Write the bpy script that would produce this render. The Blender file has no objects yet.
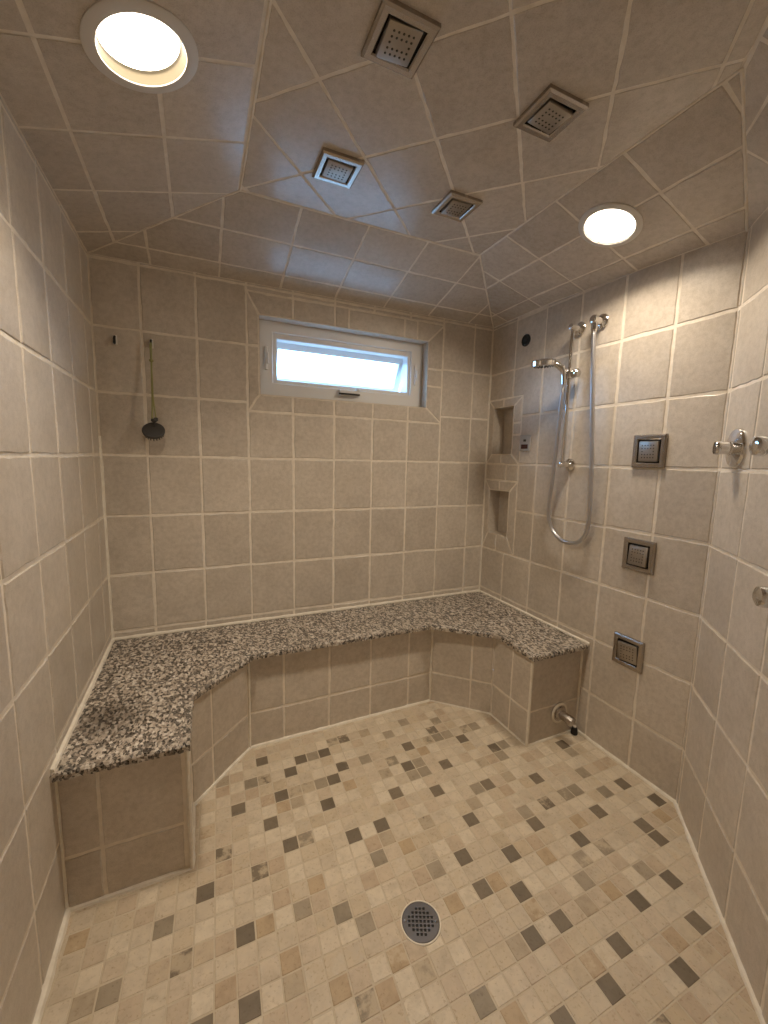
import bpy, bmesh, math, random
from mathutils import Vector, Matrix, noise
random.seed(7)
S = 0.26                     # metres per wall-tile row
ZF = -4.856                  # floor level, counted in rows from the datum grout line
W = 7.666                    # width along the back wall
YR = 4.805                   # length of the right wall
VF = 8.6                     # the wall behind the camera
ANG = math.radians(134.636)
DA = Vector((math.cos(ANG), math.sin(ANG)))      # along the angled wall, plan (x, v)
NA = Vector((-math.sin(ANG), -(-math.cos(ANG)))) # inward normal
if NA.x > 0: NA = -NA
ZB = -3.14                   # top of the stone bench
ZC = 3.514                   # flat part of the ceiling
COL = bpy.context.scene.collection

def M(x, v, z): return Vector((x*S, -v*S, (z-ZF)*S))
def Vn(x, v, z=0): return Vector((x, -v, z))

# ------------------------------------------------------------------ materials
def mat(name):
    m = bpy.data.materials.new(name); m.use_nodes = True
    nt = m.node_tree; b = nt.nodes['Principled BSDF']
    return m, nt, b
def nd(nt, t, **kw):
    n = nt.nodes.new(t)
    for k, v in kw.items(): setattr(n, k, v)
    return n
def ramp(nt, stops, interp='LINEAR'):
    r = nd(nt, 'ShaderNodeValToRGB'); e = r.color_ramp.elements; r.color_ramp.interpolation = interp
    while len(e) > 1: e.remove(e[0])
    e[0].position = stops[0][0]; e[0].color = (*stops[0][1], 1)
    for p, c in stops[1:]:
        q = e.new(p); q.color = (*c, 1)
    return r
def noise_tex(nt, vec, scale, detail=4, rough=.55):
    n = nd(nt, 'ShaderNodeTexNoise'); n.inputs['Scale'].default_value = scale
    n.inputs['Detail'].default_value = detail; n.inputs['Roughness'].default_value = rough
    nt.links.new(vec, n.inputs['Vector']); return n
def simple(name, col, rough=.5, metal=0., spec=.5):
    m, nt, b = mat(name)
    b.inputs['Base Color'].default_value = (*col, 1); b.inputs['Roughness'].default_value = rough
    b.inputs['Metallic'].default_value = metal; b.inputs['Specular IOR Level'].default_value = spec
    tc = nd(nt, 'ShaderNodeTexCoord'); n = noise_tex(nt, tc.outputs['Object'], 60, 3)
    mr = nd(nt, 'ShaderNodeMapRange'); k = .03 if metal else .18; mr.inputs['To Min'].default_value = rough*(1-k); mr.inputs['To Max'].default_value = min(1, rough*(1+k))
    nt.links.new(n.outputs['Fac'], mr.inputs['Value']); nt.links.new(mr.outputs['Result'], b.inputs['Roughness'])
    return m

def mk_tile(name, c0, c1, rough=.36, bump=.12, rv=.085, spec=.5):
    m, nt, b = mat(name); L = nt.links
    tc = nd(nt, 'ShaderNodeTexCoord'); at = nd(nt, 'ShaderNodeAttribute', attribute_name='tile_rand')
    mv = nd(nt, 'ShaderNodeVectorMath', operation='MULTIPLY_ADD')   # every tile samples its own piece of the clay
    L.new(at.outputs['Vector'], mv.inputs[0]); mv.inputs[1].default_value = (7.3, 3.1, 5.7); L.new(tc.outputs['Object'], mv.inputs[2])
    n1 = noise_tex(nt, mv.outputs[0], 9, 5, .6); n2 = noise_tex(nt, mv.outputs[0], 55, 4, .6)
    n3 = noise_tex(nt, mv.outputs[0], 380, 2, .6)
    r = ramp(nt, [(.28, c0), (.72, c1)]); L.new(n1.outputs['Fac'], r.inputs['Fac'])
    mx = nd(nt, 'ShaderNodeMix', data_type='RGBA', blend_type='MULTIPLY'); mx.inputs[0].default_value = 1
    r2 = ramp(nt, [(.32, (.86, .85, .83)), (.6, (1, 1, 1))]); L.new(n2.outputs['Fac'], r2.inputs['Fac'])
    L.new(r.outputs['Color'], mx.inputs[6]); L.new(r2.outputs['Color'], mx.inputs[7])
    mx2 = nd(nt, 'ShaderNodeMix', data_type='RGBA', blend_type='MULTIPLY'); mx2.inputs[0].default_value = 1
    r3 = ramp(nt, [(0, (.93, .925, .92)), (1, (1.06, 1.06, 1.06))]); L.new(at.outputs['Fac'], r3.inputs['Fac'])
    L.new(mx.outputs[2], mx2.inputs[6]); L.new(r3.outputs['Color'], mx2.inputs[7])
    mx3 = nd(nt, 'ShaderNodeMix', data_type='RGBA', blend_type='MULTIPLY'); mx3.inputs[0].default_value = 1
    r4 = ramp(nt, [(.36, (.88, .87, .86)), (.5, (1, 1, 1))]); L.new(n3.outputs['Fac'], r4.inputs['Fac'])
    L.new(mx2.outputs[2], mx3.inputs[6]); L.new(r4.outputs['Color'], mx3.inputs[7])
    L.new(mx3.outputs[2], b.inputs['Base Color'])
    rr = nd(nt, 'ShaderNodeMapRange'); rr.inputs['To Min'].default_value = rough-rv; rr.inputs['To Max'].default_value = rough+rv; b.inputs['Specular IOR Level'].default_value = spec
    L.new(n2.outputs['Fac'], rr.inputs['Value']); L.new(rr.outputs['Result'], b.inputs['Roughness'])
    bp = nd(nt, 'ShaderNodeBump'); bp.inputs['Strength'].default_value = bump; bp.inputs['Distance'].default_value = .004
    L.new(n1.outputs['Fac'], bp.inputs['Height'])
    bp2 = nd(nt, 'ShaderNodeBump'); bp2.inputs['Strength'].default_value = bump; bp2.inputs['Distance'].default_value = .0008
    L.new(n2.outputs['Fac'], bp2.inputs['Height']); L.new(bp.outputs['Normal'], bp2.inputs['Normal'])
    L.new(bp2.outputs['Normal'], b.inputs['Normal'])
    return m
TILE = mk_tile('beige_wall_tile', (.54, .48, .405), (.64, .575, .495))
TILEC = mk_tile('beige_ceiling_tile', (.52, .465, .405), (.60, .545, .48), .26, .012, .015, .42)

def mk_grout(name, c0, c1):
    m, nt, b = mat(name); L = nt.links
    tc = nd(nt, 'ShaderNodeTexCoord'); n = noise_tex(nt, tc.outputs['Object'], 30, 6, .65)
    r = ramp(nt, [(.3, c0), (.7, c1)]); L.new(n.outputs['Fac'], r.inputs['Fac']); L.new(r.outputs['Color'], b.inputs['Base Color'])
    b.inputs['Roughness'].default_value = .85
    bp = nd(nt, 'ShaderNodeBump'); bp.inputs['Strength'].default_value = .4; bp.inputs['Distance'].default_value = .001
    n2 = noise_tex(nt, tc.outputs['Object'], 300, 3); L.new(n2.outputs['Fac'], bp.inputs['Height']); L.new(bp.outputs['Normal'], b.inputs['Normal'])
    return m
GROUT = mk_grout('cream_grout', (.68, .61, .51), (.82, .75, .645))
GROUTC = mk_grout('ceiling_grout', (.64, .58, .49), (.78, .72, .63))
GROUTF = mk_grout('floor_grout', (.50, .42, .31), (.58, .50, .38))
CAULK = mk_grout('cream_caulk', (.68, .62, .52), (.82, .77, .67))

def mk_mosaic():
    m, nt, b = mat('travertine_mosaic'); L = nt.links
    tc = nd(nt, 'ShaderNodeTexCoord'); at = nd(nt, 'ShaderNodeAttribute', attribute_name='tile_rand'); tn = nd(nt, 'ShaderNodeAttribute', attribute_name='tone')
    mv = nd(nt, 'ShaderNodeVectorMath', operation='MULTIPLY_ADD')
    L.new(at.outputs['Vector'], mv.inputs[0]); mv.inputs[1].default_value = (17.3, 13.1, 5.7); L.new(tc.outputs['Object'], mv.inputs[2])
    n1 = noise_tex(nt, mv.outputs[0], 26, 6, .62); n2 = noise_tex(nt, mv.outputs[0], 120, 5, .65)
    # tone: 0 pale cream, .25 pinkish cream, .5 ochre, .75 grey-beige, 1 dark grey-brown
    base = ramp(nt, [(0, (.52, .44, .335)), (.12, (.64, .56, .44)), (.25, (.50, .405, .30)), (.36, (.46, .355, .25)), (.5, (.45, .34, .215)), (.75, (.42, .35, .258)), (.87, (.28, .235, .172)), (.90, (.22, .178, .126)), (1, (.155, .125, .089))])
    L.new(tn.outputs['Fac'], base.inputs['Fac'])
    # worn pale patches on a tile whose random number is high
    pr = nd(nt, 'ShaderNodeMapRange'); pr.inputs['From Min'].default_value = .55; pr.inputs['From Max'].default_value = 1; pr.inputs['To Min'].default_value = .0; pr.inputs['To Max'].default_value = .55
    L.new(at.outputs['Fac'], pr.inputs['Value'])
    ad = nd(nt, 'ShaderNodeMath', operation='ADD'); L.new(n1.outputs['Fac'], ad.inputs[0]); L.new(pr.outputs['Result'], ad.inputs[1])
    st = ramp(nt, [(.80, (0, 0, 0)), (.90, (.75, .75, .75))]); L.new(ad.outputs[0], st.inputs['Fac'])
    mx0 = nd(nt, 'ShaderNodeMix', data_type='RGBA'); L.new(st.outputs['Color'], mx0.inputs[0]); L.new(base.outputs['Color'], mx0.inputs[6]); mx0.inputs[7].default_value = (.52, .43, .31, 1)
    mx = nd(nt, 'ShaderNodeMix', data_type='RGBA', blend_type='MULTIPLY'); mx.inputs[0].default_value = 1
    r1 = ramp(nt, [(.25, (.80, .78, .75)), (.5, (1, .99, .98)), (.75, (1.10, 1.09, 1.06))]); L.new(n1.outputs['Fac'], r1.inputs['Fac'])
    L.new(mx0.outputs[2], mx.inputs[6]); L.new(r1.outputs['Color'], mx.inputs[7])
    mx2 = nd(nt, 'ShaderNodeMix', data_type='RGBA', blend_type='MULTIPLY'); mx2.inputs[0].default_value = 1
    r2 = ramp(nt, [(.30, (.74, .70, .64)), (.44, (1, 1, 1))]); L.new(n2.outputs['Fac'], r2.inputs['Fac'])
    L.new(mx.outputs[2], mx2.inputs[6]); L.new(r2.outputs['Color'], mx2.inputs[7])
    L.new(mx2.outputs[2], b.inputs['Base Color']); b.inputs['Roughness'].default_value = .5
    bp = nd(nt, 'ShaderNodeBump'); bp.inputs['Strength'].default_value = .25; bp.inputs['Distance'].default_value = .001
    L.new(n2.outputs['Fac'], bp.inputs['Height']); L.new(bp.outputs['Normal'], b.inputs['Normal'])
    return m
MOSAIC = mk_mosaic()

def mk_granite():
    m, nt, b = mat('speckled_granite'); L = nt.links
    tc = nd(nt, 'ShaderNodeTexCoord')
    wn = noise_tex(nt, tc.outputs['Object'], 90, 2)
    mp = nd(nt, 'ShaderNodeMix', data_type='RGBA', blend_type='LINEAR_LIGHT'); mp.inputs[0].default_value = .006
    L.new(tc.outputs['Object'], mp.inputs[6]); L.new(wn.outputs['Color'], mp.inputs[7])
    sc = nd(nt, 'ShaderNodeMapping'); sc.inputs['Rotation'].default_value = (0, 0, .6); sc.inputs['Scale'].default_value = (1.25, .75, 1)
    L.new(mp.outputs[2], sc.inputs['Vector'])
    v = nd(nt, 'ShaderNodeTexVoronoi'); v.inputs['Scale'].default_value = 118; L.new(sc.outputs['Vector'], v.inputs['Vector'])
    v2 = nd(nt, 'ShaderNodeTexVoronoi'); v2.inputs['Scale'].default_value = 210; L.new(sc.outputs['Vector'], v2.inputs['Vector'])
    s1 = nd(nt, 'ShaderNodeSeparateColor'); L.new(v.outputs['Color'], s1.inputs[0])
    s2 = nd(nt, 'ShaderNodeSeparateColor'); L.new(v2.outputs['Color'], s2.inputs[0])
    r = ramp(nt, [(0, (.018, .015, .012)), (.30, (.05, .04, .03)), (.41, (.20, .165, .13)), (.53, (.38, .325, .265)), (.72, (.50, .445, .375)), (.90, (.64, .595, .53))], 'CONSTANT')
    L.new(s1.outputs[0], r.inputs['Fac'])
    r2 = ramp(nt, [(0, (.05, .04, .03)), (.25, (.34, .29, .24)), (.55, (.62, .56, .48))], 'CONSTANT'); L.new(s2.outputs[0], r2.inputs['Fac'])
    mx = nd(nt, 'ShaderNodeMix', data_type='RGBA'); mx.inputs[0].default_value = .25
    L.new(r.outputs['Color'], mx.inputs[6]); L.new(r2.outputs['Color'], mx.inputs[7])
    # a dark damp stain near the front of the left arm
    dv = nd(nt, 'ShaderNodeVectorMath', operation='DISTANCE'); dv.inputs[1].default_value = tuple(M(.36, 2.45, ZB)-M(W/2, .6, ZF))
    wn2 = noise_tex(nt, tc.outputs['Object'], 18, 3); mp2 = nd(nt, 'ShaderNodeMix', data_type='RGBA', blend_type='LINEAR_LIGHT'); mp2.inputs[0].default_value = .07
    L.new(tc.outputs['Object'], mp2.inputs[6]); L.new(wn2.outputs['Color'], mp2.inputs[7]); L.new(mp2.outputs[2], dv.inputs[0])
    rs = ramp(nt, [(.03, (.42, .40, .38)), (.13, (1, 1, 1))]); L.new(dv.outputs['Value'], rs.inputs['Fac'])
    mx2 = nd(nt, 'ShaderNodeMix', data_type='RGBA', blend_type='MULTIPLY'); mx2.inputs[0].default_value = 1
    L.new(mx.outputs[2], mx2.inputs[6]); L.new(rs.outputs['Color'], mx2.inputs[7])
    L.new(mx2.outputs[2], b.inputs['Base Color']); b.inputs['Roughness'].default_value = .34
    bp = nd(nt, 'ShaderNodeBump'); bp.inputs['Strength'].default_value = .15; bp.inputs['Distance'].default_value = .001
    L.new(v.outputs['Distance'], bp.inputs['Height']); L.new(bp.outputs['Normal'], b.inputs['Normal'])
    return m
GRANITE = mk_granite()
NICKEL = simple('brushed_nickel', (.44, .40, .36), .27, 1)
NICKELF = simple('satin_nickel_face', (.40, .365, .325), .42, 1)
CHROME = simple('chrome', (.72, .71, .70), .10, 1)
HOSEM = simple('chrome_hose', (.55, .55, .57), .34, 1)
STEEL = simple('drain_steel', (.20, .19, .19), .38, 1)
BLACK = simple('black_rubber', (.012, .012, .012), .6)
DARK = simple('dark_gap', (.02, .018, .016), .7)
NOZZ = simple('nozzle_rubber', (.06, .052, .045), .6)
VINYL = simple('white_vinyl', (.76, .75, .73), .35)
WHITEP = simple('white_plastic', (.78, .74, .68), .4)
TRIMM = simple('lamp_trim', (.62, .60, .57), .45)
BAFFLE = simple('lamp_baffle', (.06, .047, .021), .6)
PLATE = simple('grey_plate', (.40, .385, .37), .45)
DISPLAY = simple('dark_red_display', (.05, .012, .010), .25)
BRUSH = simple('dark_brush', (.045, .042, .04), .5)
CORD = simple('green_cord', (.30, .30, .12), .8)
PAINT = simple('beige_plaster', (.44, .39, .33), .7)
def mk_emit(name, col, st):
    m, nt, b = mat(name); b.inputs['Base Color'].default_value = (.8, .8, .8, 1)
    b.inputs['Emission Color'].default_value = (*col, 1); b.inputs['Emission Strength'].default_value = st
    return m
LAMP = mk_emit('lamp_lens', (1, .86, .68), 9)
def mk_glass():
    m = bpy.data.materials.new('window_glass'); m.use_nodes = True; nt = m.node_tree; nt.nodes.clear()
    o = nd(nt, 'ShaderNodeOutputMaterial'); t = nd(nt, 'ShaderNodeBsdfTransparent'); t.inputs[0].default_value = (.94, .97, .97, 1)
    g = nd(nt, 'ShaderNodeBsdfGlossy'); g.inputs['Roughness'].default_value = .02
    f = nd(nt, 'ShaderNodeFresnel'); f.inputs[0].default_value = 1.45; mx = nd(nt, 'ShaderNodeMixShader')
    nt.links.new(f.outputs[0], mx.inputs[0]); nt.links.new(t.outputs[0], mx.inputs[1]); nt.links.new(g.outputs[0], mx.inputs[2]); nt.links.new(mx.outputs[0], o.inputs[0])
    return m
GLASS = mk_glass()

# ------------------------------------------------------------------ 2D polygons
def area(p): return sum(p[i][0]*p[(i+1) % len(p)][1]-p[(i+1) % len(p)][0]*p[i][1] for i in range(len(p)))/2
def clip_half(p, n, c):        # keep points with n.p <= c
    out = []
    for i in range(len(p)):
        a, b = p[i], p[(i+1) % len(p)]; da = n[0]*a[0]+n[1]*a[1]-c; db = n[0]*b[0]+n[1]*b[1]-c
        if da <= 0: out.append(a)
        if (da < 0 < db) or (db < 0 < da):
            t = da/(da-db); out.append((a[0]+(b[0]-a[0])*t, a[1]+(b[1]-a[1])*t))
    return out
def clip(p, q):                # p clipped to the convex CCW polygon q
    if area(q) < 0: q = q[::-1]
    for i in range(len(q)):
        a, b = q[i], q[(i+1) % len(q)]; n = (b[1]-a[1], a[0]-b[0])
        p = clip_half(p, n, n[0]*a[0]+n[1]*a[1])
        if len(p) < 3: return []
    return p
def clean(p):
    out = []
    for a in p:
        if not out or math.hypot(a[0]-out[-1][0], a[1]-out[-1][1]) > 1e-4: out.append(a)
    if len(out) > 1 and math.hypot(out[0][0]-out[-1][0], out[0][1]-out[-1][1]) < 1e-4: out.pop()
    return out
def inset(p, d):
    p = clean(p)
    if len(p) < 3: return []
    if area(p) < 0: p = p[::-1]
    n = len(p); out = []
    for i in range(n):
        a, b, c = Vector(p[i-1]), Vector(p[i]), Vector(p[(i+1) % n])
        u = (b-a).normalized(); w = (c-b).normalized()
        n1 = Vector((-u.y, u.x)); n2 = Vector((-w.y, w.x)); k = 1+n1.dot(n2)
        q = b+(n1+n2)*(d/max(k, .35)); out.append((q.x, q.y))
    return out
def wide(p, m):                # narrowest extent of a polygon
    p = clean(p); best = 9e9
    for i in range(len(p)):
        a, b = Vector(p[i]), Vector(p[(i+1) % len(p)]); u = b-a
        if u.length < 1e-5: continue
        u.normalize(); nn = Vector((-u.y, u.x)); ds = [nn.dot(Vector(q)-a) for q in p]; best = min(best, max(ds)-min(ds))
    return best > m

def tiles(bm, polys, mp, gap=.034, depth=.010, bev=.014, mi=0, gi=1, back=None, tone=None, jit=.003, wob=.0035, hole=None, fan=False):
    def fill(pts, h):      # one face, or a fan round the centroid where the surface is slightly twisted
        vs = [bm.verts.new(mp(a, b, h(a, b))) for a, b in pts]
        if not fan: return vs, [bm.faces.new(vs)]
        ca = sum(a for a, _ in pts)/len(pts); cb = sum(b for _, b in pts)/len(pts); c = bm.verts.new(mp(ca, cb, h(ca, cb)))
        return vs, [bm.faces.new((vs[i], vs[(i+1) % len(vs)], c)) for i in range(len(vs))]
    lr = bm.faces.layers.float.get('tile_rand') or bm.faces.layers.float.new('tile_rand')
    lt = bm.faces.layers.float.get('tone') or bm.faces.layers.float.new('tone')
    for k, p in enumerate(polys):
        p = clean(p)
        if len(p) < 3 or abs(area(p)) < gap*gap*2 or not wide(p, gap*1.6): continue
        if area(p) < 0: p = p[::-1]
        g = gap*random.uniform(.34, .6)
        lo = inset(p, g); be = min(bev, gap*.5); hi = inset(p, g+be)
        if area(hi) < 1e-4: continue
        tx, ty, tz = (random.uniform(-jit, jit) for _ in range(3)); r = random.random(); tv = tone[k] if tone else 0
        cx = sum(a for a, _ in p)/len(p); cy = sum(b for _, b in p)/len(p)
        if wob and len(lo) == len(hi):
            l2, h2 = [], []
            for i in range(len(lo)):
                a, b = Vector(lo[i]), Vector(lo[(i+1) % len(lo)]); c, d = Vector(hi[i]), Vector(hi[(i+1) % len(hi)]); m = max(1, int((b-a).length/.11))
                for q in range(m):
                    w1 = Vector((random.gauss(0, wob), random.gauss(0, wob))); l2.append(a.lerp(b, q/m)+w1); h2.append(c.lerp(d, q/m)+w1+Vector((random.gauss(0, wob*.5), random.gauss(0, wob*.5))))
            lo, hi = [tuple(q) for q in l2], [tuple(q) for q in h2]
        hz = lambda a, b: tx*(a-cx)*2+ty*(b-cy)*2+tz*.5
        if hole and any(math.hypot(a-hole[0], b-hole[1]) < 1.3 for a, b in hi):
            for q in outside(inset(p, g+be*.5), hole):
                f = bm.faces.new([bm.verts.new(mp(a, b, hz(a, b))) for a, b in q]); f.material_index = mi; f[lr] = r; f[lt] = tv
            continue
        vl = [bm.verts.new(mp(a, b, -depth)) for a, b in lo]
        vh, fs = fill(hi, hz)
        n = len(vl)
        for i in range(n): fs.append(bm.faces.new((vl[i], vl[(i+1) % n], vh[(i+1) % n], vh[i])))
        for f in fs: f.material_index = mi; f[lr] = r; f[lt] = tv
    for p in (back or []) if not hole else [q for p in back for q in outside(p, hole)]:
        for f in fill(clean(p), lambda a, b: -depth*.75)[1]: f.material_index = gi; f[lr] = .5
def outside(p, hole):          # convex polygon minus an octagon round a lamp opening
    x, y, rr = hole; out = []; cur = p if area(p) > 0 else p[::-1]
    for k in range(8):
        a = (k+.5)*math.pi/4; n = (math.cos(a), math.sin(a)); c = n[0]*x+n[1]*y+rr
        q = clean(clip_half(cur, (-n[0], -n[1]), -c))
        if len(q) >= 3 and area(q) > 1e-5: out.append(q)
        cur = clip_half(cur, n, c)
        if len(cur) < 3: break
    return out
def grid(u0, du, v0, dv, poly):
    us = [a for a, _ in poly]; vs = [b for _, b in poly]; out = []
    for i in range(math.floor((min(us)-u0)/du)-1, math.ceil((max(us)-u0)/du)+1):
        for j in range(math.floor((min(vs)-v0)/dv)-1, math.ceil((max(vs)-v0)/dv)+1):
            c = [(u0+i*du, v0+j*dv), (u0+(i+1)*du, v0+j*dv), (u0+(i+1)*du, v0+(j+1)*dv), (u0+i*du, v0+(j+1)*dv)]
            q = clip(c, poly)
            if len(q) >= 3: out.append(q)
    return out
def rect(a0, b0, a1, b1): return [(a0, b0), (a1, b0), (a1, b1), (a0, b1)]
def minus(polys, r):           # rectangles minus a rectangle (kept as rectangles)
    a0, b0, a1, b1 = r; out = []
    for p in polys:
        xs = [q[0] for q in p]; ys = [q[1] for q in p]
        if max(xs) <= a0+1e-6 or min(xs) >= a1-1e-6 or max(ys) <= b0+1e-6 or min(ys) >= b1-1e-6: out.append(p); continue
        x0, x1, y0, y1 = min(xs), max(xs), min(ys), max(ys)
        if y1 > b1 and x1 > a1 and x0 < a1 and y0 < b1: out.append([(a1, y0), (x1, y0), (x1, y1), (x0, y1), (x0, b1), (a1, b1)]); continue
        if y0 < b0 and x1 > a1 and x0 < a1 and y1 > b0: out.append([(x0, y0), (x1, y0), (x1, y1), (a1, y1), (a1, b0), (x0, b0)]); continue
        if x0 < a0: out.append(rect(x0, y0, a0, y1))
        if x1 > a1: out.append(rect(a1, y0, x1, y1))
        if y0 < b0: out.append(rect(max(x0, a0), y0, min(x1, a1), b0))
        if y1 > b1: out.append(rect(max(x0, a0), b1, min(x1, a1), y1))
    return out

# ------------------------------------------------------------------ objects
def link(name, bm, mats, parent=None, smooth=False, scale=S):
    if scale != 1: bmesh.ops.scale(bm, vec=(scale,)*3, verts=bm.verts)
    me = bpy.data.meshes.new(name)
    for f in bm.faces:
        if smooth: f.smooth = True
    bm.to_mesh(me); bm.free()
    for m in (mats if isinstance(mats, (list, tuple)) else [mats]): me.materials.append(m)
    if smooth:
        try: me.set_sharp_from_angle(angle=math.radians(38))
        except Exception: pass
    o = bpy.data.objects.new(name, me); COL.objects.link(o)
    if parent: o.parent = parent
    return o
def struct(name, bm, mats, scale=1, smooth=False):
    o = link(name, bm, mats, None, smooth, scale); o['kind'] = 'structure'; return o
def thing(name, label, cat, loc, z=None, y=None, group=None):
    o = bpy.data.objects.new(name, None); COL.objects.link(o); o.empty_display_size = .03
    mt = Matrix.Identity(3)
    if z is not None:
        z = z.normalized(); y = (y or Vector((0, 0, 1))); y = (y-z*y.dot(z)).normalized(); x = y.cross(z)
        mt = Matrix((x, y, z)).transposed()
    o.matrix_world = Matrix.Translation(loc) @ mt.to_4x4()
    o['label'] = label; o['category'] = cat
    if group: o['group'] = group
    return o

def box(bm, c, s, bev=0, rot=None, seg=2):
    r = bmesh.ops.create_cube(bm, size=1); vs = r['verts']
    bmesh.ops.scale(bm, vec=s, verts=vs)
    if bev:
        es = list({e for v in vs for e in v.link_edges})
        q = bmesh.ops.bevel(bm, geom=es, offset=bev, segments=seg, affect='EDGES', profile=.5, clamp_overlap=True)
        vs = list({v for f in q['faces'] for v in f.verts} | {v for v in vs if v.is_valid})
    if rot: bmesh.ops.rotate(bm, cent=(0, 0, 0), matrix=rot, verts=vs)
    bmesh.ops.translate(bm, vec=c, verts=vs); return vs
def lathe(bm, prof, n=40, c=(0, 0, 0), rot=None, sx=1, sy=1):
    rings = []; allv = []
    for r, z in prof:
        if r < 1e-6: ring = [bm.verts.new((0, 0, z))]
        else: ring = [bm.verts.new((r*math.cos(2*math.pi*i/n)*sx, r*math.sin(2*math.pi*i/n)*sy, z)) for i in range(n)]
        rings.append(ring); allv += ring
    for a, b in zip(rings, rings[1:]):
        for i in range(n):
            j = (i+1) % n
            if len(a) == 1 and len(b) == 1: continue
            if len(a) == 1: bm.faces.new((a[0], b[i], b[j]))
            elif len(b) == 1: bm.faces.new((a[i], b[0], a[j]))
            else: bm.faces.new((a[i], b[i], b[j], a[j]))
    if rot: bmesh.ops.rotate(bm, cent=(0, 0, 0), matrix=rot, verts=allv)
    bmesh.ops.translate(bm, vec=c, verts=allv); bmesh.ops.recalc_face_normals(bm, faces=list({f for v in allv for f in v.link_faces}))
    return allv
def tube(bm, pts, r, n=12, cap=True, rib=0):
    pts = [Vector(p) for p in pts]; rings = []
    t0 = (pts[1]-pts[0]).normalized(); up = Vector((0, 0, 1)) if abs(t0.z) < .9 else Vector((1, 0, 0))
    nrm = (up-t0*up.dot(t0)).normalized()
    for i, p in enumerate(pts):
        t = (pts[min(i+1, len(pts)-1)]-pts[max(i-1, 0)]).normalized(); nrm = (nrm-t*nrm.dot(t)).normalized(); bi = t.cross(nrm)
        rr = r[i] if isinstance(r, (list, tuple)) else r
        if rib and i % 2: rr *= 1-rib
        rings.append([bm.verts.new(p+(nrm*math.cos(2*math.pi*k/n)+bi*math.sin(2*math.pi*k/n))*rr) for k in range(n)])
    for a, b in zip(rings, rings[1:]):
        for k in range(n): bm.faces.new((a[k], a[(k+1) % n], b[(k+1) % n], b[k]))
    if cap: bm.faces.new(rings[0][::-1]); bm.faces.new(rings[-1])
def spline(pts, sub=10):
    pts = [Vector(p) for p in pts]; P = [2*pts[0]-pts[1]]+pts+[2*pts[-1]-pts[-2]]; out = []
    for i in range(1, len(P)-2):
        a, b, c, d = P[i-1:i+3]
        for k in range(sub):
            t = k/sub; out.append(.5*((2*b)+(c-a)*t+(2*a-5*b+4*c-d)*t*t+(3*b-a-3*c+d)*t**3))
    out.append(pts[-1]); return out
def cut(o, bm_c):
    me = bpy.data.meshes.new('cutter'); bm_c.to_mesh(me); bm_c.free()
    c = bpy.data.objects.new('cutter', me); COL.objects.link(c); c.matrix_world = o.matrix_world
    bpy.context.view_layer.update(); c.matrix_world = o.matrix_world.copy()
    md = o.modifiers.new('b', 'BOOLEAN'); md.object = c; md.operation = 'DIFFERENCE'; md.solver = 'EXACT'
    bpy.context.view_layer.update(); dg = bpy.context.evaluated_depsgraph_get()
    new = bpy.data.meshes.new_from_object(o.evaluated_get(dg)); o.modifiers.clear(); o.data = new
    bpy.data.objects.remove(c)

# ------------------------------------------------------------------ room shell
RIM0 = 3.03
def rimR(v): return 3.05-.0493*max(0, min(v, YR)-1.76)
# back wall, with the window opening and its mitred tile surround
OX0, OX1, OZ0, OZ1 = 2.515, 5.985, 1.165, 2.535      # opening
SX0, SX1, SZ0, SZ1 = 2.297, 6.362, .85, 2.915        # surround
bm = bmesh.new()
back = rect(0, ZF, W, RIM0+.06)
cells = minus(grid(.671, .813, 0, 1, back), (SX0, SZ0, SX1, SZ1))
mpb = lambda a, b, h: M(a, h, b)
ring = []
def band(a, b, c, d, cuts, hor):   # trapezoid a-b (outer) c-d (inner), split at the cuts
    q = [a, b, c, d]; xs = [-99]+cuts+[99]
    for x0, x1 in zip(xs, xs[1:]):
        n = (1, 0) if hor else (0, 1)
        p = clip_half(clip_half(q, n, x1), (-n[0], -n[1]), -x0)
        if len(p) >= 3: ring.append(p)
band((SX0, SZ0), (SX1, SZ0), (OX1, OZ0), (OX0, OZ0), [3.11, 3.92, 4.74, 5.55], True)
band((OX0, OZ1), (OX1, OZ1), (SX1, SZ1), (SX0, SZ1), [3.12, 3.92, 4.2, 5.42, 5.72], True)
band((SX0, SZ0), (OX0, OZ0), (OX0, OZ1), (SX0, SZ1), [2.0], False)
band((OX1, OZ0), (SX1, SZ0), (SX1, SZ1), (OX1, OZ1), [1.62, 1.98], False)
tiles(bm, cells+ring, mpb, back=[rect(-.2, ZF, SX0, RIM0+.1), rect(SX1, ZF, W+.2, RIM0+.1), rect(SX0, ZF, SX1, OZ0), rect(SX0, OZ1, SX1, RIM0+.1), rect(SX0, OZ0, OX0, OZ1), rect(OX1, OZ0, SX1, OZ1)])
RV = -.62
for a, b in (((OX0, OZ0), (OX1, OZ0)), ((OX1, OZ0), (OX1, OZ1)), ((OX1, OZ1), (OX0, OZ1)), ((OX0, OZ1), (OX0, OZ0))):   # reveal
    f = bm.faces.new([bm.verts.new(M(a[0], 0, a[1])), bm.verts.new(M(b[0], 0, b[1])), bm.verts.new(M(b[0], RV, b[1])), bm.verts.new(M(a[0], RV, a[1]))]); f.material_index = 0
    f[bm.faces.layers.float['tile_rand']] = .4
struct('wall_back', bm, [TILE, GROUT])
# left wall
bm = bmesh.new(); lw = rect(0, ZF, VF, RIM0+.06)
tiles(bm, grid(.473, .848, 0, 1, lw), lambda a, b, h: M(h, a, b), back=[rect(-.1, ZF, VF+.1, RIM0+.1)]); struct('wall_left', bm, [TILE, GROUT])
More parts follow.
